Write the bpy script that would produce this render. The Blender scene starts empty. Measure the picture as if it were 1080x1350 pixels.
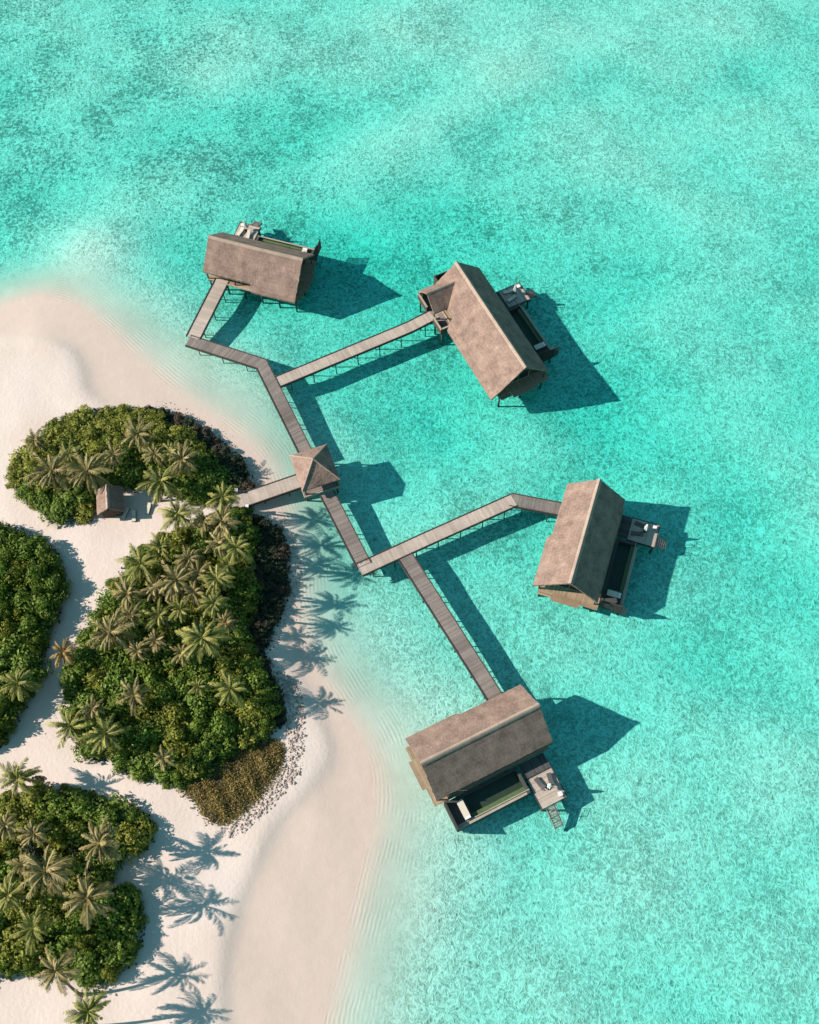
import bpy, math, random
import numpy as np
from mathutils import Vector, Matrix

random.seed(7); rng = np.random.default_rng(7)
SC = bpy.context.scene; COL = SC.collection
R = math.radians

# ------------------------------------------------------------------ camera
F, H, NX, NY = 1400.0, 160.0, 560.0, 1370.0
PITCH = math.atan((NY - 675) / F); ROLL = -math.atan((NX - 540) / (NY - 675))
CM = Matrix.Rotation(PITCH, 3, 'X') @ Matrix.Rotation(ROLL, 3, 'Z')
cam = bpy.data.cameras.new('camera'); co = bpy.data.objects.new('camera', cam); COL.objects.link(co)
co.matrix_world = Matrix.Translation((0, 0, H)) @ CM.to_4x4()
cam.sensor_fit = 'VERTICAL'; cam.sensor_height = 24.0; cam.lens = 24.0 * F / 1350.0
cam.clip_start = 1.0; cam.clip_end = 8000.0
SC.camera = co

def P(px, py, z=0.0):
    d = CM @ Vector(((px - 540) / F, (675 - py) / F, -1.0))
    t = (z - H) / d.z
    return (d.x * t, d.y * t)

# ------------------------------------------------------------------ light
SUN_EL, SUN_HEAD = 31.7, -1.5          # elevation; direction shadows point (deg from +X)
sd = Vector((math.cos(R(SUN_EL)) * math.cos(R(SUN_HEAD)), math.cos(R(SUN_EL)) * math.sin(R(SUN_HEAD)), -math.sin(R(SUN_EL))))
sun = bpy.data.lights.new('sun', 'SUN'); so = bpy.data.objects.new('sun', sun); COL.objects.link(so)
sun.energy = 5.0; sun.angle = R(0.55); sun.color = (1.0, 0.91, 0.82)
so.rotation_euler = sd.to_track_quat('-Z', 'Y').to_euler()
w = bpy.data.worlds.new('World'); SC.world = w; w.use_nodes = True
nt = w.node_tree; bg = nt.nodes['Background']
sky = nt.nodes.new('ShaderNodeTexSky'); sky.sky_type = 'NISHITA'; sky.sun_disc = False
sky.sun_elevation = R(SUN_EL); sky.sun_rotation = R(270 - SUN_HEAD); sky.air_density = 1.0; sky.ozone_density = 2.0; sky.dust_density = 0.3
tint = nt.nodes.new('ShaderNodeMix'); tint.data_type = 'RGBA'; tint.blend_type = 'MULTIPLY'; tint.inputs[0].default_value = 1.0
nt.links.new(sky.outputs[0], tint.inputs[6]); tint.inputs[7].default_value = (0.68, 1.16, 0.93, 1)
nt.links.new(tint.outputs[2], bg.inputs[0]); bg.inputs[1].default_value = 0.09
SC.view_settings.view_transform = 'Standard'; SC.view_settings.look = 'None'
SC.view_settings.exposure = 0.53; SC.view_settings.gamma = 1.0
SC.render.engine = 'CYCLES'
cy = SC.cycles
cy.max_bounces = 8; cy.diffuse_bounces = 3; cy.glossy_bounces = 2; cy.transmission_bounces = 4; cy.transparent_max_bounces = 12; cy.volume_bounces = 0
cy.use_denoising = True; cy.caustics_reflective = False; cy.caustics_refractive = False
cy.sample_clamp_indirect = 3.0

# ------------------------------------------------------------------ materials
class N:
    def __init__(s, name):
        s.m = bpy.data.materials.new(name); s.m.use_nodes = True; s.t = s.m.node_tree
        s.t.nodes.clear(); s.out = s.t.nodes.new('ShaderNodeOutputMaterial')
    def n(s, typ, **kw):
        nd = s.t.nodes.new('ShaderNode' + typ)
        for k, v in kw.items():
            if k.startswith('i_'):
                key = k[2:]; key = int(key) if key.isdigit() else key.replace('_', ' ')
                nd.inputs[key].default_value = v
            else: setattr(nd, k, v)
        return nd
    def l(s, a, b): s.t.links.new(a, b)
    def math(s, op, a, b=None, c=None, clamp=False):
        nd = s.n('Math', operation=op); nd.use_clamp = clamp
        for i, v in enumerate((a, b, c)):
            if v is None: continue
            if isinstance(v, (int, float)): nd.inputs[i].default_value = v
            else: s.l(v, nd.inputs[i])
        return nd.outputs[0]
    def mix(s, fac, a, b, blend='MIX'):
        nd = s.n('Mix', data_type='RGBA', blend_type=blend)
        for k, v in ((0, fac), (6, a), (7, b)):
            if isinstance(v, (int, float)): nd.inputs[k].default_value = v
            elif isinstance(v, tuple): nd.inputs[k].default_value = v if len(v) == 4 else v + (1,)
            else: s.l(v, nd.inputs[k])
        return nd.outputs[2]
    def rng(s, v, a, b, c=0.0, d=1.0, smooth=True):
        nd = s.n('MapRange', interpolation_type='SMOOTHSTEP' if smooth else 'LINEAR')
        s.l(v, nd.inputs[0])
        for i, q in zip((1, 2, 3, 4), (a, b, c, d)): nd.inputs[i].default_value = q
        return nd.outputs[0]
    def noise(s, vec, scale, detail=3.0, rough=0.55, dist=0.0):
        nd = s.n('TexNoise', i_Scale=scale, i_Detail=detail, i_Roughness=rough, i_Distortion=dist)
        if vec is not None: s.l(vec, nd.inputs['Vector'])
        return nd.outputs[0]
    def attr(s, name): return s.n('Attribute', attribute_name=name).outputs['Fac']
    def pos(s): return s.n('NewGeometry').outputs['Position']
    def obj(s): return s.n('TexCoord').outputs['Object']
    def scaled(s, vec, sc):
        nd = s.n('Mapping'); nd.inputs['Scale'].default_value = sc; s.l(vec, nd.inputs['Vector']); return nd.outputs[0]
    def bump(s, h, strength=0.5, dist=0.1, normal=None):
        nd = s.n('Bump', i_Strength=strength, i_Distance=dist); s.l(h, nd.inputs['Height'])
        if normal is not None: s.l(normal, nd.inputs['Normal'])
        return nd.outputs[0]
    def bsdf(s, col, rough=0.8, normal=None, spec=0.3, metal=0.0):
        b = s.n('BsdfPrincipled'); b.inputs['Roughness'].default_value = rough if isinstance(rough, float) else 0.5
        if not isinstance(rough, float): s.l(rough, b.inputs['Roughness'])
        b.inputs['Specular IOR Level'].default_value = spec; b.inputs['Metallic'].default_value = metal
        if isinstance(col, tuple): b.inputs['Base Color'].default_value = col + (1,)
        else: s.l(col, b.inputs['Base Color'])
        if normal is not None: s.l(normal, b.inputs['Normal'])
        return b.outputs[0]
    def done(s, surf): s.l(surf, s.out.inputs['Surface']); return s.m

def schlick(n, bp):
    g = n.n('NewGeometry'); d = n.n('VectorMath', operation='DOT_PRODUCT'); n.l(bp, d.inputs[0]); n.l(g.outputs['Incoming'], d.inputs[1])
    c = n.math('ABSOLUTE', d.outputs['Value'])
    f = n.math('ADD', n.math('MULTIPLY', n.math('POWER', n.math('SUBTRACT', 1.0, c, clamp=True), 5.0), 0.98), 0.02)
    return n.math('MULTIPLY', f, n.math('SUBTRACT', 1.0, g.outputs['Backfacing']), clamp=True)

def mat_wood(name, dark, light, plank=True, grain=(1.5, 1.5, 1.5)):
    n = N(name); o = n.obj()
    f = n.noise(n.scaled(o, grain), 2.5, 4.0, 0.6)
    if plank: f = n.math('ADD', n.math('MULTIPLY', f, 0.45), n.math('MULTIPLY', n.attr('tint'), 0.6))
    st = n.rng(n.noise(o, 0.35, 3.0), 0.35, 0.7)
    c = n.mix(n.rng(f, 0.15, 0.85, smooth=False), dark, light)
    c = n.mix(n.math('MULTIPLY', st, 0.3), c, tuple(q * 0.6 for q in dark))
    return n.done(n.bsdf(c, 0.8, n.bump(f, 0.3, 0.03), 0.2))

def mat_thatch(name, dark, light):
    n = N(name); o = n.obj()
    streak = n.noise(n.scaled(o, (7.0, 0.9, 0.9)), 1.6, 5.0, 0.65)
    blot = n.noise(o, 0.55, 4.0, 0.6)
    fine = n.noise(n.scaled(o, (9.0, 3.0, 3.0)), 2.2, 2.0, 0.6)
    lay = n.n('TexWave', wave_type='BANDS', bands_direction='Y', i_Scale=0.62, i_Distortion=1.2, i_Detail=3.0); n.l(o, lay.inputs['Vector'])
    lay.inputs['Detail Scale'].default_value = 1.5
    f = n.math('ADD', n.math('MULTIPLY', streak, 0.5), n.math('MULTIPLY', fine, 0.3))
    f = n.math('ADD', f, n.math('MULTIPLY', blot, 0.45))
    f = n.math('ADD', f, n.math('MULTIPLY', lay.outputs['Fac'], 0.02))
    c = n.mix(n.rng(f, 0.47, 0.83, smooth=False), dark, light)
    h = n.math('ADD', f, n.math('MULTIPLY', fine, 0.6))
    return n.done(n.bsdf(c, 0.95, n.bump(h, 0.65, 0.10), 0.1))

def mat_plain(name, col, rough=0.7, var=0.15, spec=0.3, scale=3.0):
    n = N(name)
    f = n.noise(n.obj(), scale, 4.0, 0.6)
    c = n.mix(f, tuple(q * (1 - var) for q in col), tuple(min(1, q * (1 + var)) for q in col))
    return n.done(n.bsdf(c, rough, n.bump(f, 0.15, 0.02), spec))

def mat_leaf(name, a, b, c3, rough=0.55, trans=0.25):
    n = N(name)
    t = n.attr('tint'); rnd = n.n('ObjectInfo').outputs['Random']
    c = n.mix(t, a, b)
    c = n.mix(n.math('MULTIPLY', rnd, 0.55), c, c3)
    s1 = n.bsdf(c, rough, None, 0.25)
    tr = n.n('BsdfTranslucent'); n.l(n.mix(0.5, c, (0.5, 0.6, 0.1), 'MULTIPLY'), tr.inputs[0])
    n.l(c, tr.inputs[0])
    mx = n.n('MixShader'); mx.inputs[0].default_value = trans
    n.l(s1, mx.inputs[1]); n.l(tr.outputs[0], mx.inputs[2])
    return n.done(mx.outputs[0])

M = {}
M['deck'] = mat_wood('weathered_planks', (0.15, 0.12, 0.11), (0.34, 0.28, 0.25))
M['deck_pale'] = mat_wood('pale_planks', (0.38, 0.30, 0.25), (0.62, 0.50, 0.43))
M['deck_shaded'] = mat_wood('shaded_planks', (0.055, 0.055, 0.055), (0.12, 0.115, 0.11))  # eave shade over the passage, painted into the plank colour
M['deck_tan'] = mat_wood('warm_planks', (0.28, 0.19, 0.12), (0.46, 0.33, 0.22))
M['beam'] = mat_wood('dark_timber', (0.035, 0.03, 0.028), (0.10, 0.085, 0.075), False)
M['pile'] = mat_wood('pile_timber', (0.05, 0.045, 0.04), (0.13, 0.115, 0.10), False)
M['coping'] = mat_wood('pale_coping', (0.34, 0.28, 0.22), (0.52, 0.44, 0.36), False)
M['thatch'] = mat_thatch('thatch', (0.13, 0.085, 0.070), (0.45, 0.305, 0.245))
M['ridge'] = mat_thatch('thatch_ridge', (0.28, 0.205, 0.165), (0.52, 0.385, 0.315))
M['wall'] = mat_wood('wall_boards', (0.05, 0.035, 0.025), (0.13, 0.09, 0.065), False, (1, 1, 6))
M['white'] = mat_plain('white_canvas', (0.78, 0.76, 0.72), 0.8, 0.05)
M['cushion'] = mat_plain('cream_cushion', (0.66, 0.58, 0.48), 0.9, 0.06)
M['grey_cushion'] = mat_plain('grey_cushion', (0.10, 0.10, 0.10), 0.9, 0.1)
M['pool_tile'] = mat_plain('pool_tile', (0.085, 0.095, 0.085), 0.4, 0.35, 0.4, 1.5)
M['bench_tile'] = mat_plain('bench_tile', (0.30, 0.29, 0.17), 0.4, 0.4, 0.4, 1.2)
M['stone'] = mat_plain('dark_stone', (0.07, 0.07, 0.065), 0.7, 0.3)
M['trunk'] = mat_plain('palm_trunk', (0.20, 0.165, 0.135), 0.9, 0.35, 0.1, 2.0)
M['husk'] = mat_plain('coconut', (0.20, 0.13, 0.05), 0.7, 0.3)
M['coral'] = mat_plain('coral_stone', (0.40, 0.32, 0.28), 0.9, 0.6, 0.1, 1.3)
M['leaf_green'] = mat_leaf('leaf_green', (0.028, 0.062, 0.010), (0.25, 0.36, 0.05), (0.16, 0.21, 0.025))
M['leaf_olive'] = mat_leaf('leaf_olive', (0.05, 0.075, 0.01), (0.40, 0.39, 0.06), (0.22, 0.23, 0.03))
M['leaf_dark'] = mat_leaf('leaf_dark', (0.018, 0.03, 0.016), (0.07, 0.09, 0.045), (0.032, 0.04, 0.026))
M['leaf_red'] = mat_leaf('leaf_red', (0.05, 0.040, 0.028), (0.15, 0.10, 0.07), (0.05, 0.05, 0.035))
M['leaf_scrub'] = mat_leaf('leaf_scrub', (0.09, 0.07, 0.018), (0.40, 0.28, 0.085), (0.10, 0.09, 0.025))
M['frond_green'] = mat_leaf('frond_green', (0.07, 0.095, 0.016), (0.60, 0.52, 0.15), (0.25, 0.24, 0.055))
M['frond_tan'] = mat_leaf('frond_tan', (0.10, 0.085, 0.026), (0.66, 0.50, 0.22), (0.28, 0.23, 0.08))
M['frond_gold'] = mat_leaf('frond_gold', (0.24, 0.15, 0.045), (0.50, 0.32, 0.12), (0.38, 0.24, 0.08))

n = N('glass'); g = n.n('BsdfPrincipled'); g.inputs['Base Color'].default_value = (0.02, 0.03, 0.03, 1); g.inputs['Roughness'].default_value = 0.08
M['glass'] = n.done(g.outputs[0])

def mat_poolwater():
    n = N('pool_water')
    bp = n.bump(n.noise(n.obj(), 2.0, 2.0), 0.15, 0.05)
    tr = n.n('BsdfTransparent'); tr.inputs[0].default_value = (0.78, 0.86, 0.80, 1)
    gl = n.n('BsdfGlossy'); gl.inputs['Roughness'].default_value = 0.08; n.l(bp, gl.inputs['Normal'])
    fr = schlick(n, bp)
    mx = n.n('MixShader'); n.l(fr, mx.inputs[0]); n.l(tr.outputs[0], mx.inputs[1]); n.l(gl.outputs[0], mx.inputs[2])
    return n.done(mx.outputs[0])
M['pool_water'] = mat_poolwater()

def mat_sea():
    n = N('lagoon_water'); p = n.pos()
    h = n.math('ADD', n.noise(p, 0.55, 3.0, 0.5, 0.6), n.math('MULTIPLY', n.noise(p, 2.4, 2.0), 0.3))
    bp = n.bump(h, 0.6, 0.25)
    tr = n.n('BsdfTransparent')
    gl = n.n('BsdfGlossy'); gl.inputs['Roughness'].default_value = 0.12; n.l(bp, gl.inputs['Normal'])
    fr = schlick(n, bp)
    mx = n.n('MixShader'); n.l(fr, mx.inputs[0]); n.l(tr.outputs[0], mx.inputs[1]); n.l(gl.outputs[0], mx.inputs[2])
    va = n.n('VolumeAbsorption'); va.inputs['Density'].default_value = 0.35; va.inputs['Color'].default_value = (0.0, 0.92, 0.89, 1)
    n.l(va.outputs[0], n.out.inputs['Volume'])
    return n.done(mx.outputs[0])
M['sea'] = mat_sea()

def mat_ground():
    n = N('sand'); p = n.pos()
    shore = n.attr('shore'); berm = n.attr('berm'); veg = n.attr('veg'); rub = n.attr('rubble'); und = n.rng(shore, -4.0, 0.6, 1.0, 0.0)
    big = n.noise(p, 0.09, 4.0, 0.55); mid = n.noise(p, 0.5, 4.0, 0.6); fine = n.noise(p, 3.0, 3.0, 0.65)
    dry = n.mix(n.rng(big, 0.3, 0.7), (0.67, 0.54, 0.47), (0.74, 0.615, 0.55))
    dry = n.mix(n.math('MULTIPLY', n.rng(fine, 0.45, 0.75), 0.25), dry, (0.64, 0.50, 0.42))
    wet = n.mix(mid, (0.60, 0.465, 0.395), (0.67, 0.53, 0.455))
    c = n.mix(berm, wet, dry)
    # litter and soil under the plants
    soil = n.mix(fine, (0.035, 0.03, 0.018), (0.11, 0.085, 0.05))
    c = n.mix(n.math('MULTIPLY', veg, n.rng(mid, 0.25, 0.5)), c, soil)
    # sea floor: pale sand, coral rubble, weed patches and painted caustic mottling
    patch = n.noise(p, 0.045, 5.0, 0.6)
    pm = n.rng(n.noise(p, 0.07, 5.0, 0.7), 0.36, 0.64)
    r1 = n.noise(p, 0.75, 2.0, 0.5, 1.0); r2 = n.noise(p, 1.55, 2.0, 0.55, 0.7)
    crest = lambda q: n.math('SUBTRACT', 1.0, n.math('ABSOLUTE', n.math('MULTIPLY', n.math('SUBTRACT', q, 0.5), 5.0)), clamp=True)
    caustic_web = n.math('MAXIMUM', crest(r1), n.math('MULTIPLY', crest(r2), 0.85))
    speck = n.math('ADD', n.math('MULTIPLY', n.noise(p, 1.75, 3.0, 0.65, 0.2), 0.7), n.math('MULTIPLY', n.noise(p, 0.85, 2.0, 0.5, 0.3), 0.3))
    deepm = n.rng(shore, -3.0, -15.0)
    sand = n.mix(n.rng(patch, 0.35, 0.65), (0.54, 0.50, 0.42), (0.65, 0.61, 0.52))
    sand = n.mix(n.math('MULTIPLY', deepm, n.rng(speck, 0.50, 0.36)), sand, (0.30, 0.30, 0.25))          # dark side of the painted caustic mottling
    sand = n.mix(n.math('MULTIPLY', deepm, n.math('MULTIPLY', n.rng(caustic_web, 0.52, 1.0), 0.85)), sand, (0.90, 0.86, 0.76))  # bright caustic light net painted into the sand colour
    dens = n.math('ADD', n.math('MULTIPLY', pm, 1.05), n.math('MULTIPLY', rub, 0.35))
    sm = n.math('MULTIPLY', n.rng(n.math('ADD', speck, n.math('MULTIPLY', dens, 0.11)), 0.595, 0.70), n.math('MULTIPLY', deepm, n.math('ADD', 0.22, n.math('MULTIPLY', rub, 0.72))), clamp=True)
    sand = n.mix(n.math('MULTIPLY', sm, 0.80), sand, (0.10, 0.16, 0.14))
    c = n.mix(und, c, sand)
    # relief: footprints on the beach, ripples at the waterline, lumps on the sea floor
    wob = n.math('MULTIPLY', n.noise(p, 0.22, 4.0, 0.6), 9.0)
    rip = n.math('SINE', n.math('ADD', n.math('MULTIPLY', shore, 10.5), wob))
    ripm = n.math('MULTIPLY', n.rng(shore, -11.0, -4.0), n.rng(shore, 0.5, -0.6))
    lump = n.math('ADD', n.math('MULTIPLY', caustic_web, 0.30), n.math('MULTIPLY', speck, 0.55))
    hgt = n.math('ADD', n.math('MULTIPLY', n.math('MULTIPLY', rip, n.math('MULTIPLY', ripm, n.rng(n.noise(p, 0.16, 4.0, 0.65), 0.42, 0.66))), 0.011), n.math('MULTIPLY', n.math('MULTIPLY', lump, deepm), 0.25))
    foot = n.math('MULTIPLY', n.noise(p, 1.6, 3.0, 0.6), n.math('MULTIPLY', n.rng(berm, 0.2, 0.8), 0.05))
    foot = n.math('ADD', foot, n.math('MULTIPLY', mid, 0.05))
    hgt = n.math('ADD', hgt, n.math('ADD', foot, n.math('MULTIPLY', fine, 0.012)))
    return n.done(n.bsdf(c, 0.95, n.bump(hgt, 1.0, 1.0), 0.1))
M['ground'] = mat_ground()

# ------------------------------------------------------------------ mesh helpers
class MB:
    def __init__(s): s.v = []; s.f = []; s.t = []
    def quad(s, pts, t=None):
        b = len(s.v); s.v += [tuple(q) for q in pts]; s.f.append(tuple(range(b, b + len(pts)))); s.t.append(random.random() if t is None else t)
    def box(s, x0, x1, y0, y1, z0, z1, t=None):
        s.prism([(x0, y0), (x1, y0), (x1, y1), (x0, y1)], z0, z1, t)
    def prism(s, poly, z0, z1, t=None):
        t = random.random() if t is None else t
        b = len(s.v); k = len(poly)
        s.v += [(x, y, z0) for x, y in poly] + [(x, y, z1) for x, y in poly]
        fs = [tuple(b + i for i in reversed(range(k))), tuple(b + k + i for i in range(k))]
        fs += [(b + i, b + (i + 1) % k, b + k + (i + 1) % k, b + k + i) for i in range(k)]
        s.f += fs; s.t += [t] * len(fs)
    def hull8(s, p, t=None):      # 8 points: bottom 4 ccw, top 4 ccw
        t = random.random() if t is None else t
        b = len(s.v); s.v += [tuple(q) for q in p]
        fs = [(b + 3, b + 2, b + 1, b), (b + 4, b + 5, b + 6, b + 7)] + [(b + i, b + (i + 1) % 4, b + 4 + (i + 1) % 4, b + 4 + i) for i in range(4)]
        s.f += fs; s.t += [t] * 6
    def tube(s, pts, rad, k=8, t=None, cap=True):
        t = random.random() if t is None else t
        b0 = len(s.v); pts = [Vector(q) for q in pts]
        for i, q in enumerate(pts):
            d = (pts[min(i + 1, len(pts) - 1)] - pts[max(i - 1, 0)]).normalized()
            a = d.cross(Vector((1, 0, 0)) if abs(d.x) < 0.8 else Vector((0, 1, 0))).normalized(); c = d.cross(a)
            r = rad[i] if isinstance(rad, (list, tuple)) else rad
            for j in range(k):
                an = 2 * math.pi * j / k; s.v.append(tuple(q + a * (r * math.cos(an)) + c * (r * math.sin(an))))
        for i in range(len(pts) - 1):
            for j in range(k):
                s.f.append((b0 + i * k + j, b0 + i * k + (j + 1) % k, b0 + (i + 1) * k + (j + 1) % k, b0 + (i + 1) * k + j)); s.t.append(t)
        if cap:
            s.f.append(tuple(b0 + j for j in reversed(range(k)))); s.t.append(t)
            s.f.append(tuple(b0 + (len(pts) - 1) * k + j for j in range(k))); s.t.append(t)
    def mesh(s, name):
        me = bpy.data.meshes.new(name); me.from_pydata(s.v, [], s.f)
        a = me.attributes.new('tint', 'FLOAT', 'FACE'); a.data.foreach_set('value', s.t); me.update(); return me
    def build(s, name, mat, parent=None, smooth=False):
        me = s.mesh(name); me.materials.append(mat)
        if smooth: me.polygons.foreach_set('use_smooth', [True] * len(me.polygons))
        o = bpy.data.objects.new(name, me); COL.objects.link(o)
        if parent: o.parent = parent
        return o

def tag(o, label=None, cat=None, group=None, kind=None):
    if label: o['label'] = label
    if cat: o['category'] = cat
    if group: o['group'] = group
    if kind: o['kind'] = kind
    return o
def empty(name, loc, rz=0.0, label=None, cat=None, group=None):
    o = bpy.data.objects.new(name, None); COL.objects.link(o); o.location = loc; o.rotation_euler = (0, 0, rz); o.empty_display_size = 0.5
    return tag(o, label, cat, group)
def copy_tree(o, parent=None):
    c = o.copy(); COL.objects.link(c); c.parent = parent
    for ch in o.children: copy_tree(ch, c)
    return c

# ------------------------------------------------------------------ terrain
def poly_px(pts, z=0.0): return np.array([P(x, y, z) for x, y in pts])
def inside(poly, X, Y):
    r = np.zeros(X.shape, bool); k = len(poly)
    for i in range(k):
        x1, y1 = poly[i]; x2, y2 = poly[(i + 1) % k]
        if y1 == y2: continue
        r ^= ((y1 > Y) != (y2 > Y)) & (X < (x2 - x1) * (Y - y1) / (y2 - y1) + x1)
    return r
def sdist(poly, X, Y):
    d = np.full(X.shape, 1e9); k = len(poly)
    for i in range(k):
        x1, y1 = poly[i]; x2, y2 = poly[(i + 1) % k]; dx, dy = x2 - x1, y2 - y1
        t = np.clip(((X - x1) * dx + (Y - y1) * dy) / (dx * dx + dy * dy + 1e-9), 0, 1)
        d = np.minimum(d, np.hypot(X - x1 - t * dx, Y - y1 - t * dy))
    return np.where(inside(poly, X, Y), d, -d)
def smooth_poly(p, it=2):
    for _ in range(it):
        q = np.roll(p, -1, 0); p = np.stack([p * 0.75 + q * 0.25, p * 0.25 + q * 0.75], 1).reshape(-1, 2)
    return p
SHORE = [(-900, 600), (-300, 440), (-60, 418), (0, 407), (28, 396), (58, 391), (92, 398), (130, 425), (172, 466), (215, 506), (262, 540), (308, 570),
         (342, 602), (358, 640), (374, 690), (383, 740), (388, 800), (402, 860), (426, 905), (454, 945), (480, 985), (494, 1030), (491, 1080),
         (477, 1140), (461, 1200), (444, 1270), (424, 1350), (404, 1450), (370, 1700), (-900, 1700)]
BERM = [(-900, 640), (-300, 470), (-40, 446), (30, 440), (90, 452), (110, 480), (118, 530), (250, 548), (320, 598), (338, 655), (366, 720), (372, 800), (375, 850),
        (412, 915), (432, 960), (440, 1000), (418, 1030), (392, 1058), (368, 1085), (345, 1125), (328, 1165), (312, 1205), (299, 1250), (296, 1300), (300, 1360), (300, 1700), (-900, 1700)]
shore_w = smooth_poly(poly_px(SHORE)); berm_w = smooth_poly(poly_px(BERM, 0.9))
GAIN = [(300, 345, 1.35), (430, 380, 1.45), (560, 330, 1.2), (540, 500, 1.25), (650, 450, 1.35), (760, 520, 1.3), (420, 540, 1.25), (480, 620, 1.2), (580, 640, 1.1),
        (120, 330, 0.55), (30, 350, 1.3), (60, 300, 0.9), (200, 400, 0.8), (240, 480, 0.62), (330, 520, 0.7), (240, 360, 1.1),
        (100, 60, 0.62), (350, 60, 0.55), (620, 60, 0.55), (900, 60, 0.55), (1040, 120, 0.75), (80, 200, 0.75), (300, 220, 0.9), (500, 200, 0.75),
        (760, 180, 0.72), (950, 260, 0.62), (800, 330, 0.9), (930, 420, 0.75), (1040, 420, 0.8), (700, 600, 1.05), (880, 560, 1.0), (800, 720, 1.15), (960, 700, 1.15), (1050, 640, 0.9),
        (640, 800, 0.95), (520, 700, 1.1), (600, 740, 1.2), (900, 860, 1.05), (1040, 860, 0.85), (740, 960, 1.0), (520, 850, 0.85), (530, 960, 0.62), (540, 1080, 0.6), (560, 1200, 0.62), (560, 1330, 0.62),
        (620, 1140, 0.75), (700, 1080, 1.05), (760, 1180, 0.8), (700, 1300, 0.7), (880, 1080, 0.85), (900, 1250, 0.72), (1040, 1050, 0.68), (1040, 1300, 0.7), (470, 850, 0.85), (440, 740, 1.5), (425, 690, 1.5), (440, 790, 1.3), (445, 840, 1.1)]
gp = np.array([P(x, y, -1.2) for x, y, _ in GAIN]); gv = np.array([q[2] for q in GAIN])
def terr(X, Y):
    X = np.asarray(X, float); Y = np.asarray(Y, float)
    s = sdist(shore_w, X, Y); b = sdist(berm_w, X, Y)
    wsum = np.zeros(X.shape); gsum = np.zeros(X.shape)
    for (qx, qy), g in zip(gp, gv):
        wt = 1.0 / ((X - qx) ** 2 + (Y - qy) ** 2 + 16.0) ** 1.5; wsum += wt; gsum += wt * g
    gain = gsum / wsum
    big_ = np.sin(0.083 * X + 1.9 * np.sin(0.051 * Y + 0.4)) * np.sin(0.097 * Y + 1.5 * np.sin(0.061 * X + 2.0)) + 0.5 * np.sin(0.19 * X + 0.9 + 1.3 * np.sin(0.13 * Y)) * np.sin(0.21 * Y + 0.7)
    gain = gain * (1 + 0.17 * big_ * np.clip(-s / 20, 0, 1))
    dep = np.interp(-s, [0, 2, 5, 9, 14, 20, 30, 60, 400, 3000], [0, 0.13, 0.43, 0.82, 1.17, 1.45, 1.72, 1.85, 1.95, 3.0]) * gain
    st = 1.0 / (1.0 + np.exp(-np.clip(b, -20, 20) / 0.7))
    up = np.interp(s, [0, 3, 8, 15, 60], [0, 0.18, 0.5, 0.75, 0.8]) + st * np.interp(s, [0, 4, 30], [0.12, 0.45, 0.6])
    und = 0.06 * np.sin(X * 0.21 + 1.3) * np.sin(Y * 0.17) + 0.04 * np.sin(X * 0.53 + Y * 0.31)
    z = np.where(s < 0, -dep - 0.5 * und * np.clip(-s / 20, 0, 1), up + und * np.clip(s / 8, 0, 1) + 0.01)
    return z, s, st
def terr1(x, y): return float(terr(np.array([x]), np.array([y]))[0][0])

# ------------------------------------------------------------------ plants: where they stand
PATCH = {
 'north': [(62, 556), (95, 541), (150, 534), (200, 538), (235, 553), (268, 585), (292, 615), (312, 640), (318, 655), (290, 662), (262, 664), (232, 650), (205, 645), (188, 640), (180, 645), (130, 640), (122, 690), (100, 692), (72, 684), (40, 664), (16, 640), (12, 612), (28, 590), (48, 572)],
 'center': [(300, 668), (330, 668), (336, 720), (338, 780), (330, 850), (352, 890), (366, 920), (368, 955), (350, 975), (310, 990), (285, 1010), (262, 1030), (235, 1038), (190, 1028), (130, 1002), (98, 985), (84, 940), (84, 880), (97, 850), (132, 800), (152, 760), (182, 730), (215, 712), (250, 692)],
 'west': [(-110, 700), (0, 694), (40, 700), (72, 722), (88, 760), (84, 795), (68, 825), (58, 870), (42, 920), (18, 962), (-10, 995), (-110, 1000)],
 'south': [(-110, 1060), (0, 1056), (40, 1042), (90, 1037), (148, 1056), (192, 1070), (208, 1095), (198, 1120), (165, 1126), (145, 1140), (148, 1160), (184, 1178), (190, 1212), (183, 1262), (150, 1293), (118, 1298), (80, 1270), (40, 1285), (12, 1292), (-20, 1280), (-110, 1290)]}
BAND = {'north': [(160, 531), (205, 534), (252, 551), (292, 577), (322, 608), (337, 640), (316, 648), (292, 618), (266, 588), (233, 560), (200, 545)],
        'center': [(332, 672), (362, 680), (379, 712), (384, 762), (372, 802), (352, 848), (356, 888), (374, 915), (378, 950), (364, 966), (354, 930), (342, 890), (328, 855), (334, 780), (332, 720)]}
PH = {'north': 3.0, 'center': 3.9, 'west': 4.9, 'south': 4.1}
bushes = []   # x, y, r, h, patch, kind
def fill(poly, patch, kinds, rads, tight, hscale):
    lo = poly.min(0); hi = poly.max(0); pts = []
    for r in rads:
        C = rng.uniform(lo, hi, (2600, 2)); D = sdist(poly, C[:, 0], C[:, 1])
        for (x, y), d in zip(C, D):
            if d < r * 0.68: continue
            rr = r * rng.uniform(0.88, 1.12)
            if all((x - a) ** 2 + (y - b) ** 2 > (tight * (rr + c)) ** 2 for a, b, c in pts):
                pts.append((x, y, rr)); bushes.append((x, y, rr, hscale, patch, kinds, d))
for k, pl in PATCH.items(): fill(smooth_poly(poly_px(pl, 2.2), 1), k, 'bush', (2.9, 2.3, 1.75, 1.25), 0.60, PH[k])
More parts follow.
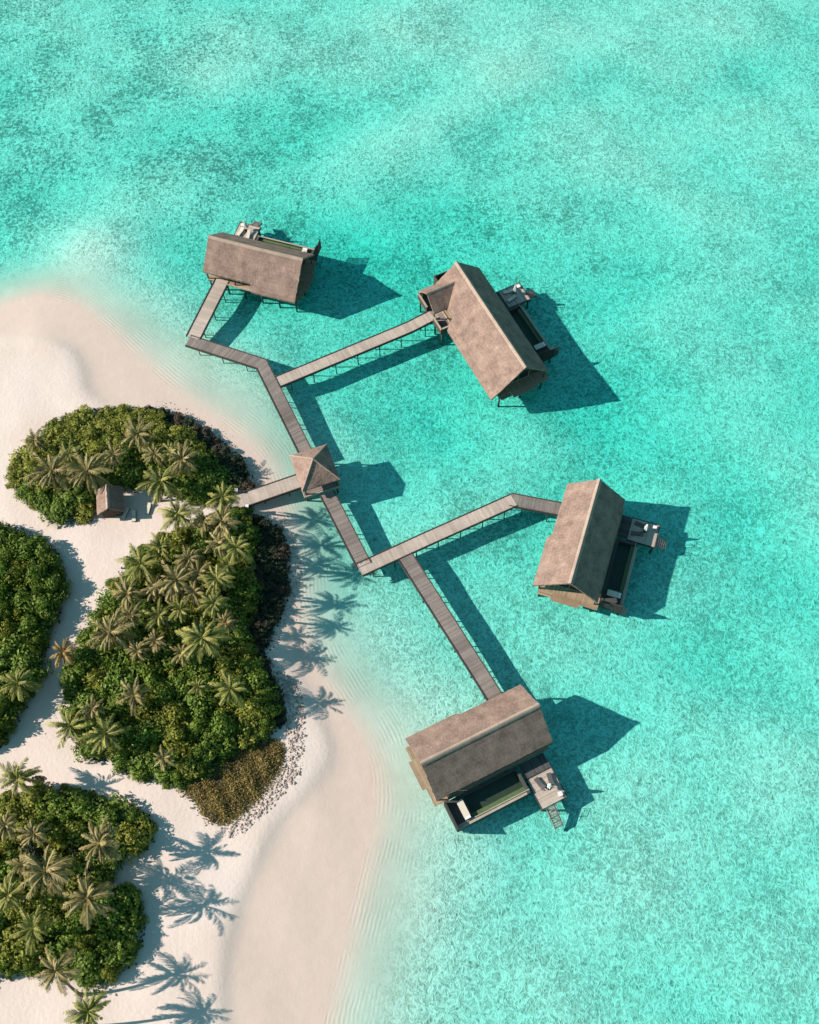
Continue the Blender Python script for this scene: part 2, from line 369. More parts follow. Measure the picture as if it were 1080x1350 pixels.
def fringe(poly, patch, num):
    C = rng.uniform(poly.min(0) - 1, poly.max(0) + 1, (6000, 2)); D = sdist(poly, C[:, 0], C[:, 1]); c = 0
    for (x, y), d in zip(C, D):
        if c < num and -0.5 < d < 0.7 and rng.random() < 0.5:
            c += 1; bushes.append((x, y, rng.uniform(0.55, 1.0), 1.5, patch, 'bush', max(d, 0.1)))
for k, num in (('north', 16), ('center', 22), ('west', 10), ('south', 18)): fringe(smooth_poly(poly_px(PATCH[k], 1.4), 1), k, num)
for k, pl in BAND.items(): fill(smooth_poly(poly_px(pl, 1.4), 1), k, 'scrub', (1.25, 0.9), 0.62, 1.15)
SCRUB = smooth_poly(poly_px([(356, 970), (378, 985), (372, 1010), (352, 1040), (325, 1068), (292, 1092), (272, 1078), (255, 1050), (232, 1038), (265, 1026), (285, 1008), (312, 988)], 1.4), 1)

# fine grid where the picture looks, coarse out to the horizon
def axis(lo, hi, st):
    a = list(np.arange(lo, hi, st)); s = st; x = a[-1]; y = a[0]
    while x < 3500: s *= 1.5; x += s; a.append(x)
    s = st
    while y > -3500: s *= 1.5; y -= s; a.insert(0, y)
    return np.array(a)
ax = axis(-80, 96, 0.5); ay = axis(-8, 214, 0.5)
GX, GY = np.meshgrid(ax, ay); GX = GX.ravel(); GY = GY.ravel()
GZ, GS, GB = terr(GX, GY)
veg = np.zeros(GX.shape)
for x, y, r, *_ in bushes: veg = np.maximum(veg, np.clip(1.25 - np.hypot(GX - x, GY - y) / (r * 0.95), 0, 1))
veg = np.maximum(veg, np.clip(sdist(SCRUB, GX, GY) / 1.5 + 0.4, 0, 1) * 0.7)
rubpts = [(150, 130, 1.0), (260, 90, 1.0), (60, 250, 0.9), (240, 260, 1.0), (480, 60, .6), (420, 260, .8), (640, 330, .8), (350, 400, .7), (750, 560, .7), (860, 380, .5), (960, 200, .35), (1040, 100, .45), (560, 420, .7),
          (700, 120, .3), (480, 650, .3), (550, 850, .25), (700, 680, .6), (850, 850, .35), (1000, 600, .3), (900, 1100, .3), (700, 1200, .15), (540, 1050, .05), (560, 1250, .08), (1000, 1300, .2), (150, 380, .1), (250, 480, .05), (760, 1050, .4)]
wsum = np.zeros(GX.shape); rub = np.zeros(GX.shape)
for px, py, val in rubpts:
    qx, qy = P(px, py, -1); wt = 1 / ((GX - qx) ** 2 + (GY - qy) ** 2 + 30) ** 1.5; wsum += wt; rub += wt * val
rub = np.clip(0.22 + 0.85 * rub / wsum, 0, 1)
nx, ny = len(ax), len(ay)
idx = np.arange(nx * ny).reshape(ny, nx)
faces = np.stack([idx[:-1, :-1], idx[:-1, 1:], idx[1:, 1:], idx[1:, :-1]], -1).reshape(-1, 4)
me = bpy.data.meshes.new('ground'); me.vertices.add(nx * ny); me.vertices.foreach_set('co', np.stack([GX, GY, GZ], 1).ravel())
me.loops.add(faces.size); me.loops.foreach_set('vertex_index', faces.ravel()); me.polygons.add(len(faces))
me.polygons.foreach_set('loop_start', np.arange(0, faces.size, 4)); me.polygons.foreach_set('loop_total', np.full(len(faces), 4))
me.polygons.foreach_set('use_smooth', np.ones(len(faces), bool)); me.update(calc_edges=True)
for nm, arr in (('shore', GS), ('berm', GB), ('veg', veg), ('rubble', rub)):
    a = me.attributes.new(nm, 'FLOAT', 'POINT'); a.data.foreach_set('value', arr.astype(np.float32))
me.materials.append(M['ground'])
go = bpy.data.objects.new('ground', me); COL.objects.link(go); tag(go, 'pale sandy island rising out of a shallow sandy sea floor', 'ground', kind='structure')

b = MB(); b.box(-3400, 3400, -3400, 3400, -14, 0.0)
tag(b.build('water', M['sea']), 'clear turquoise lagoon water around the island', 'water', kind='structure')

# ------------------------------------------------------------------ boardwalks
DZ = 1.8
def boardwalk(pts, width, label, mat='deck', drop=0.0):
    pts = [Vector(P(x, y, DZ)) for x, y in pts]
    root = empty('boardwalk', (pts[0].x, pts[0].y, DZ - drop), 0, label, 'boardwalk', 'wooden boardwalks over the lagoon')
    o = pts[0].copy(); pts = [q - o for q in pts]
    def off(i, s):
        if i == 0: d = (pts[1] - pts[0]).normalized(); nn = Vector((-d.y, d.x)); return pts[0] + nn * s
        if i == len(pts) - 1: d = (pts[-1] - pts[-2]).normalized(); nn = Vector((-d.y, d.x)); return pts[-1] + nn * s
        d1 = (pts[i] - pts[i - 1]).normalized(); d2 = (pts[i + 1] - pts[i]).normalized()
        n1 = Vector((-d1.y, d1.x)); n2 = Vector((-d2.y, d2.x)); m = (n1 + n2).normalized()
        return pts[i] + m * (s / max(0.4, m.dot(n1)))
    deck = MB(); hw = width / 2
    for i in range(len(pts) - 1):
        L0, L1, R0, R1 = off(i, hw), off(i + 1, hw), off(i, -hw), off(i + 1, -hw)
        ln = (pts[i + 1] - pts[i]).length; k = max(2, int(ln / 0.26)); run = 0.5
        for j in range(k):
            if j % 9 == 0: run = random.random()
            a, c = j / k, (j + 0.93) / k; dz = random.uniform(-0.008, 0.008); e1, e2 = random.uniform(0, .03), random.uniform(0, .03)
            ql, qr = L0.lerp(L1, a), R0.lerp(R1, a); pl2, pr2 = L0.lerp(L1, c), R0.lerp(R1, c)
            p4 = [ql, qr, pr2, pl2]
            deck.hull8([(q.x, q.y, -0.07 + dz) for q in p4] + [(q.x, q.y, dz) for q in p4], 0.55 * random.random() + 0.45 * run)
    deck.build('deck', M[mat], root)
    jo = MB()
    for s in (-0.7, 0.7):
        for i in range(len(pts) - 1):
            a0, a1 = off(i, s * hw + 0.07), off(i + 1, s * hw + 0.07); b0, b1 = off(i, s * hw - 0.07), off(i + 1, s * hw - 0.07)
            p4 = [b0, b1, a1, a0]; jo.hull8([(q.x, q.y, -0.36) for q in p4] + [(q.x, q.y, -0.09) for q in p4])
    jo.build('joist', M['beam'], root)
    for s in (-1, 1):
        kb = MB(); top = MB()
        for i in range(len(pts) - 1):
            a0, a1 = off(i, s * (hw + 0.16)), off(i + 1, s * (hw + 0.16)); b0, b1 = off(i, s * (hw + 0.01)), off(i + 1, s * (hw + 0.01))
            p4 = [b0, b1, a1, a0] if s > 0 else [a0, a1, b1, b0]
            kb.hull8([(q.x, q.y, -0.42) for q in p4] + [(q.x, q.y, 0.10) for q in p4])
        kb.build('edge_beam', M['beam'], root)
        for i in range(len(pts) - 1):
            ln = (pts[i + 1] - pts[i]).length; k = max(1, int(round(ln / 4.6)))
            for j in range(k):
                q = off(i, s * (hw - 0.22)).lerp(off(i + 1, s * (hw - 0.22)), (j + 0.5) / k)
                wz = terr1(q.x + o.x, q.y + o.y) - DZ - 0.4
                if wz > -1.0: continue
                pm = MB(); pm.tube([(q.x, q.y, wz), (q.x, q.y, -0.10)], [0.095, 0.09], 8); pm.build('pile', M['pile'], root, True)
    return root
boardwalk([(296, 667), (330, 656), (394, 634)], 2.5, 'short wide boardwalk running from the island sand to the pavilion', 'deck_pale')
boardwalk([(404, 598), (344.5, 479.5), (248, 448.6)], 2.15, 'bent boardwalk running north from the pavilion to the top corner')
boardwalk([(254.5, 445.2), (293, 369)], 2.5, 'short boardwalk from the top corner up to the uppermost villa', 'deck_pale')
boardwalk([(365.5, 503.5), (540, 431), (575, 413)], 2.15, 'straight pale boardwalk leading to the largest villa', 'deck_pale')
boardwalk([(431, 650), (480.5, 746)], 2.3, 'shaded boardwalk running south from the pavilion to the junction')
boardwalk([(474, 751), (560, 711.5), (677.5, 659)], 2.2, 'long pale boardwalk rising from the junction towards the villa on the right', 'deck_pale')
boardwalk([(673, 658.2), (742, 671.5)], 2.2, 'short darker boardwalk running from the bend to the villa on the right', 'deck', 0.03)
boardwalk([(534, 733), (640, 899), (653, 920)], 2.35, 'long straight boardwalk leading down to the lowest villa')

# ------------------------------------------------------------------ thatched roofs
def slope(mb, x0, x1, y_r, z_r, eave, pitch, th=0.32, step=0.42, xs=None):
    """one roof slope from the ridge (y_r, z_r) down to |eave(x)|; eave gives a signed y"""
    nxs = max(4, int((x1 - x0) / step)); nys = 12
    X = [x0 + (x1 - x0) * i / nxs for i in range(nxs + 1)]
    sg = 1 if eave(0.5 * (x0 + x1)) > y_r else -1
    tops = []; bots = []
    for i, x in enumerate(X):
        ey = eave(x) + sg * random.uniform(-0.04, 0.03); rt = []; rb = []
        for j in range(nys + 1):
            y = y_r + (ey - y_r) * j / nys; z = z_r - abs(y - y_r) * pitch
            jit = random.uniform(-0.004, 0.004) if 0 < j else 0
            sag = -0.10 * math.sin(math.pi * (x - x0) / (x1 - x0)) * (1 - j / nys) 
            rt.append((x + (random.uniform(-.06, .06) if i in (0, nxs) else 0), y, z + jit + sag)); rb.append((x, y - sg * 0.0, z - th * 1.25 + sag))
        tops.append(rt); bots.append(rb)
    def q(a, b2, c, d):
        mb.quad((a, b2, c, d) if sg < 0 else (d, c, b2, a))
    for i in range(nxs):
        for j in range(nys):
            q(tops[i][j], tops[i][j + 1], tops[i + 1][j + 1], tops[i + 1][j]); q(bots[i + 1][j], bots[i + 1][j + 1], bots[i][j + 1], bots[i][j])
        q(tops[i][nys], bots[i][nys], bots[i + 1][nys], tops[i + 1][nys])
    for i, fl in ((0, False), (nxs, True)):
        for j in range(nys):
            p4 = (tops[i][j], bots[i][j], bots[i][j + 1], tops[i][j + 1])
            q(*(p4 if not fl else p4[::-1]))

def lounger_proto():
    root = empty('sun_lounger', (0, 0, 0))
    f = MB()
    for s in (-0.32, 0.32): f.box(-1.0, 1.0, s - 0.03, s + 0.03, 0.24, 0.30)
    for i in range(9): f.box(-0.98 + i * 0.14, -0.98 + i * 0.14 + 0.1, -0.29, 0.29, 0.25, 0.28)
    f.build('frame', M['beam'], root)
    for sx in (-0.9, 0.9):
        for sy in (-0.31, 0.31):
            l = MB(); l.box(sx - 0.035, sx + 0.035, sy - 0.035, sy + 0.035, 0, 0.24); l.build('leg', M['beam'], root)
    c = MB(); c.box(-0.98, 0.25, -0.31, 0.31, 0.305, 0.41); c.build('seat_cushion', M['cushion'], root)
    c = MB(); c.hull8([(0.27, -0.31, 0.31), (0.95, -0.31, 0.62), (0.95, 0.31, 0.62), (0.27, 0.31, 0.31), (0.24, -0.31, 0.41), (0.9, -0.31, 0.72), (0.9, 0.31, 0.72), (0.24, 0.31, 0.41)])
    c.build('backrest', M['cushion'], root)
    return root
LOUNGER = lounger_proto(); used = [False]
def lounger(loc, rz, label, group, mat=None):
    o = LOUNGER if not used[0] else copy_tree(LOUNGER); used[0] = True
    o.location = loc; o.rotation_euler = (0, 0, rz); tag(o, label, 'sun lounger', group)
    for ch in o.children:
        if ch.name.startswith(('seat', 'back')) and mat:
            ch.data = ch.data.copy(); ch.data.materials[0] = M[mat]
    return o

def parasol(loc, label):
    root = empty('parasol', loc, 0, label, 'parasol', 'closed white parasols on the villa decks')
    a = MB(); a.prism([(0.3 * math.cos(i * math.pi / 6), 0.3 * math.sin(i * math.pi / 6)) for i in range(12)], 0, 0.1); a.build('base', M['stone'], root)
    a = MB(); a.tube([(0, 0, 0.1), (0, 0, 2.75)], 0.03, 8); a.build('pole', M['beam'], root)
    a = MB(); prof = [(0.05, 2.7), (0.12, 2.5), (0.2, 2.0), (0.27, 1.4), (0.33, 0.95), (0.22, 0.9)]; k = 16
    rings = [[(r * (1 + 0.22 * (-1) ** j) * math.cos(2 * math.pi * j / k), r * (1 + 0.22 * (-1) ** j) * math.sin(2 * math.pi * j / k), z) for j in range(k)] for r, z in prof]
    for i in range(len(rings) - 1):
        for j in range(k): a.quad([rings[i + 1][j], rings[i + 1][(j + 1) % k], rings[i][(j + 1) % k], rings[i][j]])
    a.build('canopy', M['white'], root)

def side_table(loc, rz, label, mat='white'):
    root = empty('side_table', loc, rz, label, 'table')
    a = MB(); a.box(-0.32, 0.32, -0.32, 0.32, 0.40, 0.46); a.build('tabletop', M[mat], root)
    for sx in (-0.26, 0.26):
        for sy in (-0.26, 0.26):
            l = MB(); l.box(sx - 0.03, sx + 0.03, sy - 0.03, sy + 0.03, 0, 0.40); l.build('leg', M['beam'], root)

def planks(mb, x0, x1, y0, y1, z1, along='x', wd=0.2, th=0.06):
    if along == 'x':
        k = max(1, int((y1 - y0) / wd))
        for i in range(k):
            a = y0 + (y1 - y0) * i / k; mb.box(x0 + random.uniform(0, .03), x1 - random.uniform(0, .03), a, a + (y1 - y0) / k - 0.012, z1 - th, z1 + random.uniform(-.005, .005))
    else:
        k = max(1, int((x1 - x0) / wd))
        for i in range(k):
            a = x0 + (x1 - x0) * i / k; mb.box(a, a + (x1 - x0) / k - 0.012, y0 + random.uniform(0, .03), y1 - random.uniform(0, .03), z1 - th, z1 + random.uniform(-.005, .005))

def villa(r0, r1, ext, x_ext, where, entry, big=False):
    ZR, ZE = 8.45, 4.05
    a = Vector(P(*r0, ZR)); c = Vector(P(*r1, ZR)); L = (c - a).length; ang = math.atan2(c.y - a.y, c.x - a.x); mid = (a + c) / 2
    hl = L / 2; hw = 4.9; pit = (ZR - ZE) / hw
    root = empty('thatched_villa', (mid.x, mid.y, 0), ang, where['villa'], 'villa', 'thatched villas on stilts in the lagoon')
    ca, sa = math.cos(ang), math.sin(ang)
    def wpt(x, y): return (mid.x + x * ca - y * sa, mid.y + x * sa + y * ca)
    # roof
    rf = MB()
    slope(rf, -hl, hl, 0.0, ZR, lambda x: 4.9, pit)
    slope(rf, -hl, hl, 0.0, ZR, lambda x: -(ext if x > x_ext else 4.9), pit)
    ro = rf.build('roof', M['thatch'], root)
    rc = MB(); k = 40; prof = [(-0.42, -0.30), (-0.22, -0.06), (0.0, 0.08), (0.22, -0.06), (0.42, -0.30)]
    for i in range(k):
        xa, xb = -hl - 0.05 + (L + 0.1) * i / k, -hl - 0.05 + (L + 0.1) * (i + 1) / k
        za, zb = [ZR - 0.10 * math.sin(math.pi * q / k) + 0.03 for q in (i, i + 1)]
        for (ya, ha), (yb, hb) in zip(prof, prof[1:]): rc.quad([(xa, ya, za + ha), (xb, ya, zb + ha), (xb, yb, zb + hb), (xa, yb, za + hb)])
    rc.build('ridge_cap', M['ridge'], ro)
    for sgx in (-1, 1):     # barge boards under the thatch at both gables
        bb = MB()
        for sy in (-1, 1):
            x0 = sgx * (hl - 0.45); 
            bb.hull8([(x0 - .06, sy * 4.7, ZR - pit * 4.7 - 0.75), (x0 + .06, sy * 4.7, ZR - pit * 4.7 - 0.75), (x0 + .06, 0.0, ZR - 0.85), (x0 - .06, 0.0, ZR - 0.85),
                      (x0 - .06, sy * 4.7, ZR - pit * 4.7 - 0.43), (x0 + .06, sy * 4.7, ZR - pit * 4.7 - 0.43), (x0 + .06, 0.0, ZR - 0.50), (x0 - .06, 0.0, ZR - 0.50)])
        bb.build('rafter', M['beam'], ro)
    # walls
    wl = MB(); wx0, wx1, wy = -hl + 1.5, hl - 2.0, 3.7
    pz = lambda y: ZR - pit * abs(y) - 0.46
    ring = [(-wy, 1.8), (wy, 1.8), (wy, pz(wy)), (0, pz(0)), (-wy, pz(wy))]
    for x, rev in ((wx0, True), (wx1, False)):
        q = [(x, y, z) for y, z in ring]; wl.quad(q[::-1] if rev else q)
    for i in range(5):
        (y0, z0), (y1, z1) = ring[i], ring[(i + 1) % 5]; wl.quad([(wx0, y0, z0), (wx0, y1, z1), (wx1, y1, z1), (wx1, y0, z0)][::-1])
    wo = wl.build('wall', M['wall'], root)
    def opening(name, x0, x1, y0, y1, z0, z1):
        fm = MB(); ax_x = abs(x1 - x0) > abs(y1 - y0)
        e = 0.06
        if ax_x:
            for u0, u1, v0, v1 in ((x0, x0 + .1, z0, z1), (x1 - .1, x1, z0, z1), (x0 + .1, x1 - .1, z1 - .1, z1), (x0 + .1, x1 - .1, z0, z0 + .1), ((x0 + x1) / 2 - .04, (x0 + x1) / 2 + .04, z0 + .1, z1 - .1)):
                fm.box(u0, u1, y0 - e, y0 + e, v0, v1)
            f = fm.build(name, M['coping'], root); gm = MB(); gm.box(x0 + .1, x1 - .1, y0 - .02, y0 + .02, z0 + .1, z1 - .1); gm.build('pane', M['glass'], f)
        else:
            for u0, u1, v0, v1 in ((y0, y0 + .1, z0, z1), (y1 - .1, y1, z0, z1), (y0 + .1, y1 - .1, z1 - .1, z1), (y0 + .1, y1 - .1, z0, z0 + .1), ((y0 + y1) / 2 - .04, (y0 + y1) / 2 + .04, z0 + .1, z1 - .1)):
                fm.box(x0 - e, x0 + e, u0, u1, v0, v1)
            f = fm.build(name, M['coping'], root); gm = MB(); gm.box(x0 - .02, x0 + .02, y0 + .1, y1 - .1, z0 + .1, z1 - .1); gm.build('pane', M['glass'], f)
    opening('sliding_door', wx1 + .05, wx1 + .05, -2.2, 2.2, 1.82, 4.3)
    for x in (-hl * 0.42, hl * 0.08, hl * 0.5): opening('sliding_door', x - 1.3, x + 1.3, wy + .05, wy + .05, 1.82, 4.1)
    for x in (-hl * 0.2, hl * 0.3): opening('window', x - 0.9, x + 0.9, -wy - .05, -wy - .05, 2.6, 4.0)
    opening('door', entry - 0.8, entry + 0.8, -wy - .05, -wy - .05, 1.82, 4.0)
    # deck: house platform with its stepped end, passage, pool block
    dk = MB()
    planks(dk, -hl + 0.4, hl - 0.35, -4.75, 5.2, DZ, 'x', 0.22)
    planks(dk, hl - 0.34, hl + 0.45, -4.55, -2.35, DZ, 'y', 0.2); planks(dk, hl - 0.34, hl + 0.95, -2.34, 2.3, DZ, 'y', 0.2); planks(dk, hl - 0.34, hl + 0.35, 2.31, 5.2, DZ, 'y', 0.2)
    dk.build('deck', M['deck_tan'], root)
    pg = MB(); planks(pg, -8.1, -4.0, 5.22, where['sun'][0] - 0.15, 1.42, 'y', 0.22); pg.build('passage', M['deck_shaded'], root)
    sun_block = MB(); sun_block.box(hl - 2.0, hl - 1.86, 3.73, 5.15, 1.82, 4.0); sun_block.build('screen_wall', M['wall'], root)  # added wall that keeps the low sun off the porch deck
    bm_ = MB()
    bm_.box(-hl + 0.5, hl - 0.4, -4.6, -4.4, 1.3, 1.72); bm_.box(-hl + 0.5, hl - 0.4, 4.9, 5.1, 1.3, 1.72)
    for x in np.linspace(-hl + 0.8, hl - 0.7, 6): bm_.box(x - .1, x + .1, -4.38, 4.88, 1.35, 1.70)
    bm_.box(-7.9, -7.7, 5.3, where['sun'][0] - .2, 0.95, 1.34); bm_.box(-4.4, -4.2, 5.3, where['sun'][0] - .2, 0.95, 1.34)
    bm_.build('joist', M['beam'], root)
    # entry porch strip under the eave
    fr = MB(); fr.box(-hl + 3, hl - 6.0, -4.98, -4.78, 1.62, 1.95); fr.build('porch_edge', M['coping'], root)
    # pool
    PO = where['pool']; S0, S1 = where['sun']; SL = where.get('steps', 9)
    Y = lambda v: 5.3 + (v - 5.3) * (PO - 5.3) / 4.3
    pb = MB()
    pb.box(-3.5, 8.4, 5.3, Y(9.6), -0.35, 0.55)                 # floor slab
    pb.box(-3.5, -3.05, 5.3, Y(9.6), 0.55, 1.86); pb.box(-3.05, 8.4, Y(9.15), Y(9.6), 0.55, 1.70); pb.box(-3.05, 8.4, 5.3, 5.75, 0.55, 1.84)
    pb.box(7.25, 8.4, 5.75, Y(9.15), 0.55, 1.72); pb.box(5.6, 7.25, 5.75, Y(9.15), 0.55, 1.80)
    po = pb.build('pool', M['stone'], root)
    pf = MB(); pf.box(-3.04, 5.59, 5.76, Y(9.14), 0.56, 0.62); pf.build('pool_floor', M['pool_tile'], po)
    ps = MB(); ps.box(-3.04, 5.59, Y(8.35), Y(9.13), 0.62, 1.38); ps.build('pool_bench', M['bench_tile'], po)
    pw = MB(); pw.box(-3.045, 5.595, 5.755, Y(9.145), 1.56, 1.60); pw.build('pool_water', M['pool_water'], po)
    cp = MB(); cp.box(-3.55, 8.45, Y(9.02), Y(9.16), 1.86, 1.90); cp.box(-3.0, 8.4, Y(9.17), Y(9.62), 1.705, 1.75); cp.build('coping', M['coping'], po)
    sc = MB(); sc.box(8.42, 8.56, 5.3, Y(9.7), 0.2, 3.0)
    for i in range(22): sc.box(8.57, 8.62, 5.32 + i * 0.2, 5.32 + i * 0.2 + 0.13, 0.3, 2.95)
    sc.build('screen_wall', M['beam'], root)
    # sun deck and steps into the water
    sdk = MB(); planks(sdk, -8.1, -4.0, S0, S1, 1.30, 'x', 0.22); sd_o = sdk.build('sun_deck', M['deck_pale'], root)
    sb = MB()
    for (x0, x1, y0, y1) in ((-8.1, -4.0, S0 - 0.13, S0 - 0.02), (-8.1, -4.0, S1 + 0.02, S1 + 0.14), (-8.23, -8.12, S0 - 0.13, S1 + 0.14), (-3.98, -3.87, S0 - 0.13, S1 + 0.14)): sb.box(x0, x1, y0, y1, 0.95, 1.33)
    sb.build('rim', M['beam'], sd_o)
    st = MB()
    for s in (-5.85, -4.55): st.hull8([(s - .06, S1 + 0.16, 0.85), (s + .06, S1 + 0.16, 0.85), (s + .06, S1 + 0.16 + SL * .35, 0.85 - SL * .178), (s - .06, S1 + 0.16 + SL * .35, 0.85 - SL * .178), (s - .06, S1 + 0.16, 1.3), (s + .06, S1 + 0.16, 1.3), (s + .06, S1 + 0.16 + SL * .35, 1.3 - SL * .183), (s - .06, S1 + 0.16 + SL * .35, 1.3 - SL * .183)])
    for i in range(SL): st.box(-5.76, -4.64, S1 + 0.22 + i * 0.34, S1 + 0.22 + i * 0.34 + 0.24, 1.10 - i * 0.18, 1.15 - i * 0.18)
    so_ = st.build('stairs', M['deck'], root)
    for s in (-5.95, -4.45):
        h = MB(); h.tube([(s, S1 + 0.3, 1.2), (s, S1 + 0.3, 2.1), (s, S1 + 1.6, 1.35), (s, S1 + 1.6, 0.3)], 0.04, 6); h.build('handrail', M['beam'], so_)
    # posts and piles
    for x in (-hl + 0.55, -hl * 0.35, hl * 0.35, hl - 0.55):
        for y in (-4.5, 4.5):
            p = MB(); p.box(x - .11, x + .11, y - .11, y + .11, 1.81, pz(4.5) + 0.06); p.build('post', M['pile'], root)
    spots = [(x, y) for x in np.linspace(-hl + 0.7, hl - 0.7, 6) for y in (-4.3, 0, 4.3)] + [(x, y) for x in (-7.8, -4.3) for y in (S0 + .2, S1 - .2)] + [(x, Y(9.3)) for x in (-3.2, 0.6, 4.4, 8.1)]
    for x, y in spots:
        gz = terr1(*wpt(x, y)) - 0.4; top = 1.34 if y < 5 else (0.93 if x < -4 else -0.36)
        p = MB(); p.tube([(x, y, gz), (x, y, top)], 0.17, 8); p.build('pile', M['pile'], root, True)
    if big:     # entrance dormer with its own gable, and walled entry court
        d = MB(); xr, zr, he = -10.0, 6.9, 2.9
        for sg in (-1, 1):
            kx, ky = 6, 12; rows = []
            for i in range(ky + 1):
                y0 = -7.4; row = []
                for j in range(kx + 1):
                    u = j / kx; z = zr - u * 2.5; x = xr + sg * he * u
                    y1 = -(ZR - z) / pit + 0.25; row.append((x, y0 + (y1 - y0) * i / ky, z + random.uniform(-.02, .02)))
                rows.append(row)
            for i in range(ky):
                for j in range(kx):
                    q = [rows[i][j], rows[i][j + 1], rows[i + 1][j + 1], rows[i + 1][j]]; d.quad(q if sg > 0 else q[::-1])
                    q2 = [(x, y, z - 0.35) for x, y, z in q]; d.quad(q2[::-1] if sg > 0 else q2)
            for j in range(kx):
                p, q = rows[0][j], rows[0][j + 1]; d.quad([p, (p[0], p[1], p[2] - .35), (q[0], q[1], q[2] - .35), q] if sg < 0 else [q, (q[0], q[1], q[2] - .35), (p[0], p[1], p[2] - .35), p])
            for i in range(ky):
                p, q = rows[i][kx], rows[i + 1][kx]; d.quad([p, (p[0], p[1], p[2] - .35), (q[0], q[1], q[2] - .35), q] if sg < 0 else [q, (q[0], q[1], q[2] - .35), (p[0], p[1], p[2] - .35), p])
        do = d.build('porch_roof', M['thatch'], root)
        rc = MB()
        for (ya, ha), (yb, hb) in zip(prof, prof[1:]): rc.quad([(xr + ya * .8, -7.45, zr + .04 + ha), (xr + ya * .8, -1.5, zr + .04 + ha), (xr + yb * .8, -1.5, zr + .04 + hb), (xr + yb * .8, -7.45, zr + .04 + hb)][::-1])
        rc.build('ridge_cap', M['ridge'], do)
        dk = MB(); planks(dk, -13.2, -4.4, -7.3, -4.78, DZ, 'y', 0.22); dk.build('porch_deck', M['deck'], root)
        for (x0, x1, y0, y1) in ((-13.5, -9.9, -7.5, -7.32), (-13.5, -13.32, -7.32, -2.0), (-7.4, -4.2, -7.5, -7.32), (-4.38, -4.2, -7.32, -4.9)):
            wm = MB(); wm.box(x0, x1, y0, y1, 1.4, 3.0); w_ = wm.build('court_wall', M['wall'], root)
            cm = MB(); cm.box(x0 - .06, x1 + .06, y0 - .06, y1 + .06, 3.0, 3.1); cm.build('coping', M['coping'], w_)
        sm = MB(); sm.box(-15.2, -13.5, -3.3, -3.15, 0.5, 3.9); sm.box(-15.2, -15.05, -3.15, -0.5, 0.5, 3.6); sm.build('screen_wall', M['beam'], root)
        for x, y in ((-13.2, -7.1), (-10, -7.1), (-7.2, -7.1), (-4.5, -7.1), (-15.1, -3.2)):
            p = MB(); p.tube([(x, y, terr1(*wpt(x, y)) - 0.4), (x, y, 1.72)], 0.16, 8); p.build('pile', M['pile'], root, True)
        for x in (-12.3, -7.7):
            p = MB(); p.box(x - .11, x + .11, -7.2, -6.98, 1.81, 4.35); p.build('post', M['pile'], root)
    # loose things on the decks
    nm = where['name']
    x, y = wpt(-7.1, S0 + 1.5); lounger((x, y, 1.31), ang + R(78), 'cushioned sun lounger on the outer side of the sun deck of ' + nm, 'sun loungers on the villa decks', where.get('cush'))
    x, y = wpt(-5.4, S0 + 1.3); lounger((x, y, 1.31), ang + R(100), 'cushioned sun lounger on the pool side of the sun deck of ' + nm, 'sun loungers on the villa decks', where.get('cush'))
    x, y = wpt(-6.3, S0 + 2.4); parasol((x, y, 1.31), 'closed white parasol standing on the sun deck of ' + nm)
    x, y = wpt(-7.3, S1 - .7); side_table((x, y, 1.31), ang, 'small white square table on the sun deck of ' + nm)
    x, y = wpt(6.45, Y(7.45))
    db = empty('daybed', (x, y, 1.80), ang, 'cream padded daybed at the far end of the plunge pool of ' + nm, 'daybed', 'daybeds beside the villa pools')
    q = MB(); dl = (PO - 6.6) / 2; q.box(-0.52, 0.52, -dl, dl, 0.0, 0.22); q.build('frame', M['beam'], db)
    q = MB(); q.box(-0.48, 0.48, -dl + .04, dl - .45, 0.225, 0.40); q.build('mattress', M['cushion'], db)
    q = MB(); q.box(-0.44, 0.44, dl - .43, dl - .05, 0.225, 0.46); q.build('pillow', M['white'], db)
    return root
villa((274.8, 310.6), (399.3, 341), 6.0, 0.3, dict(villa='brown thatched villa on stilts, the uppermost, with a white parasol behind its roof', name='the uppermost villa', pool=7.9, sun=(6.3, 10.2), steps=5), -6.0)
villa((601.7, 345), (693.9, 483.9), 6.4, -4.6, dict(villa='longest thatched villa, with a small gabled entrance porch on its left side', name='the longest villa', pool=8.7, sun=(6.6, 11.0), steps=5), -10.0, True)
villa((791.2, 631.7), (752.7, 768.9), 5.6, 0.3, dict(villa='thatched villa on the right with a bright west slope and tan deck below its gable', name='the right hand villa', pool=8.9, sun=(7.0, 11.5), steps=5, cush='grey_cushion'), -6.2)
villa((710.9, 928.6), (555.4, 1006.4), 5.4, 0.7, dict(villa='lowest thatched villa with its dark slope facing an open plunge pool and sunlit deck', name='the lowest villa', pool=9.6, sun=(7.75, 12.4), cush='grey_cushion'), -5.2)

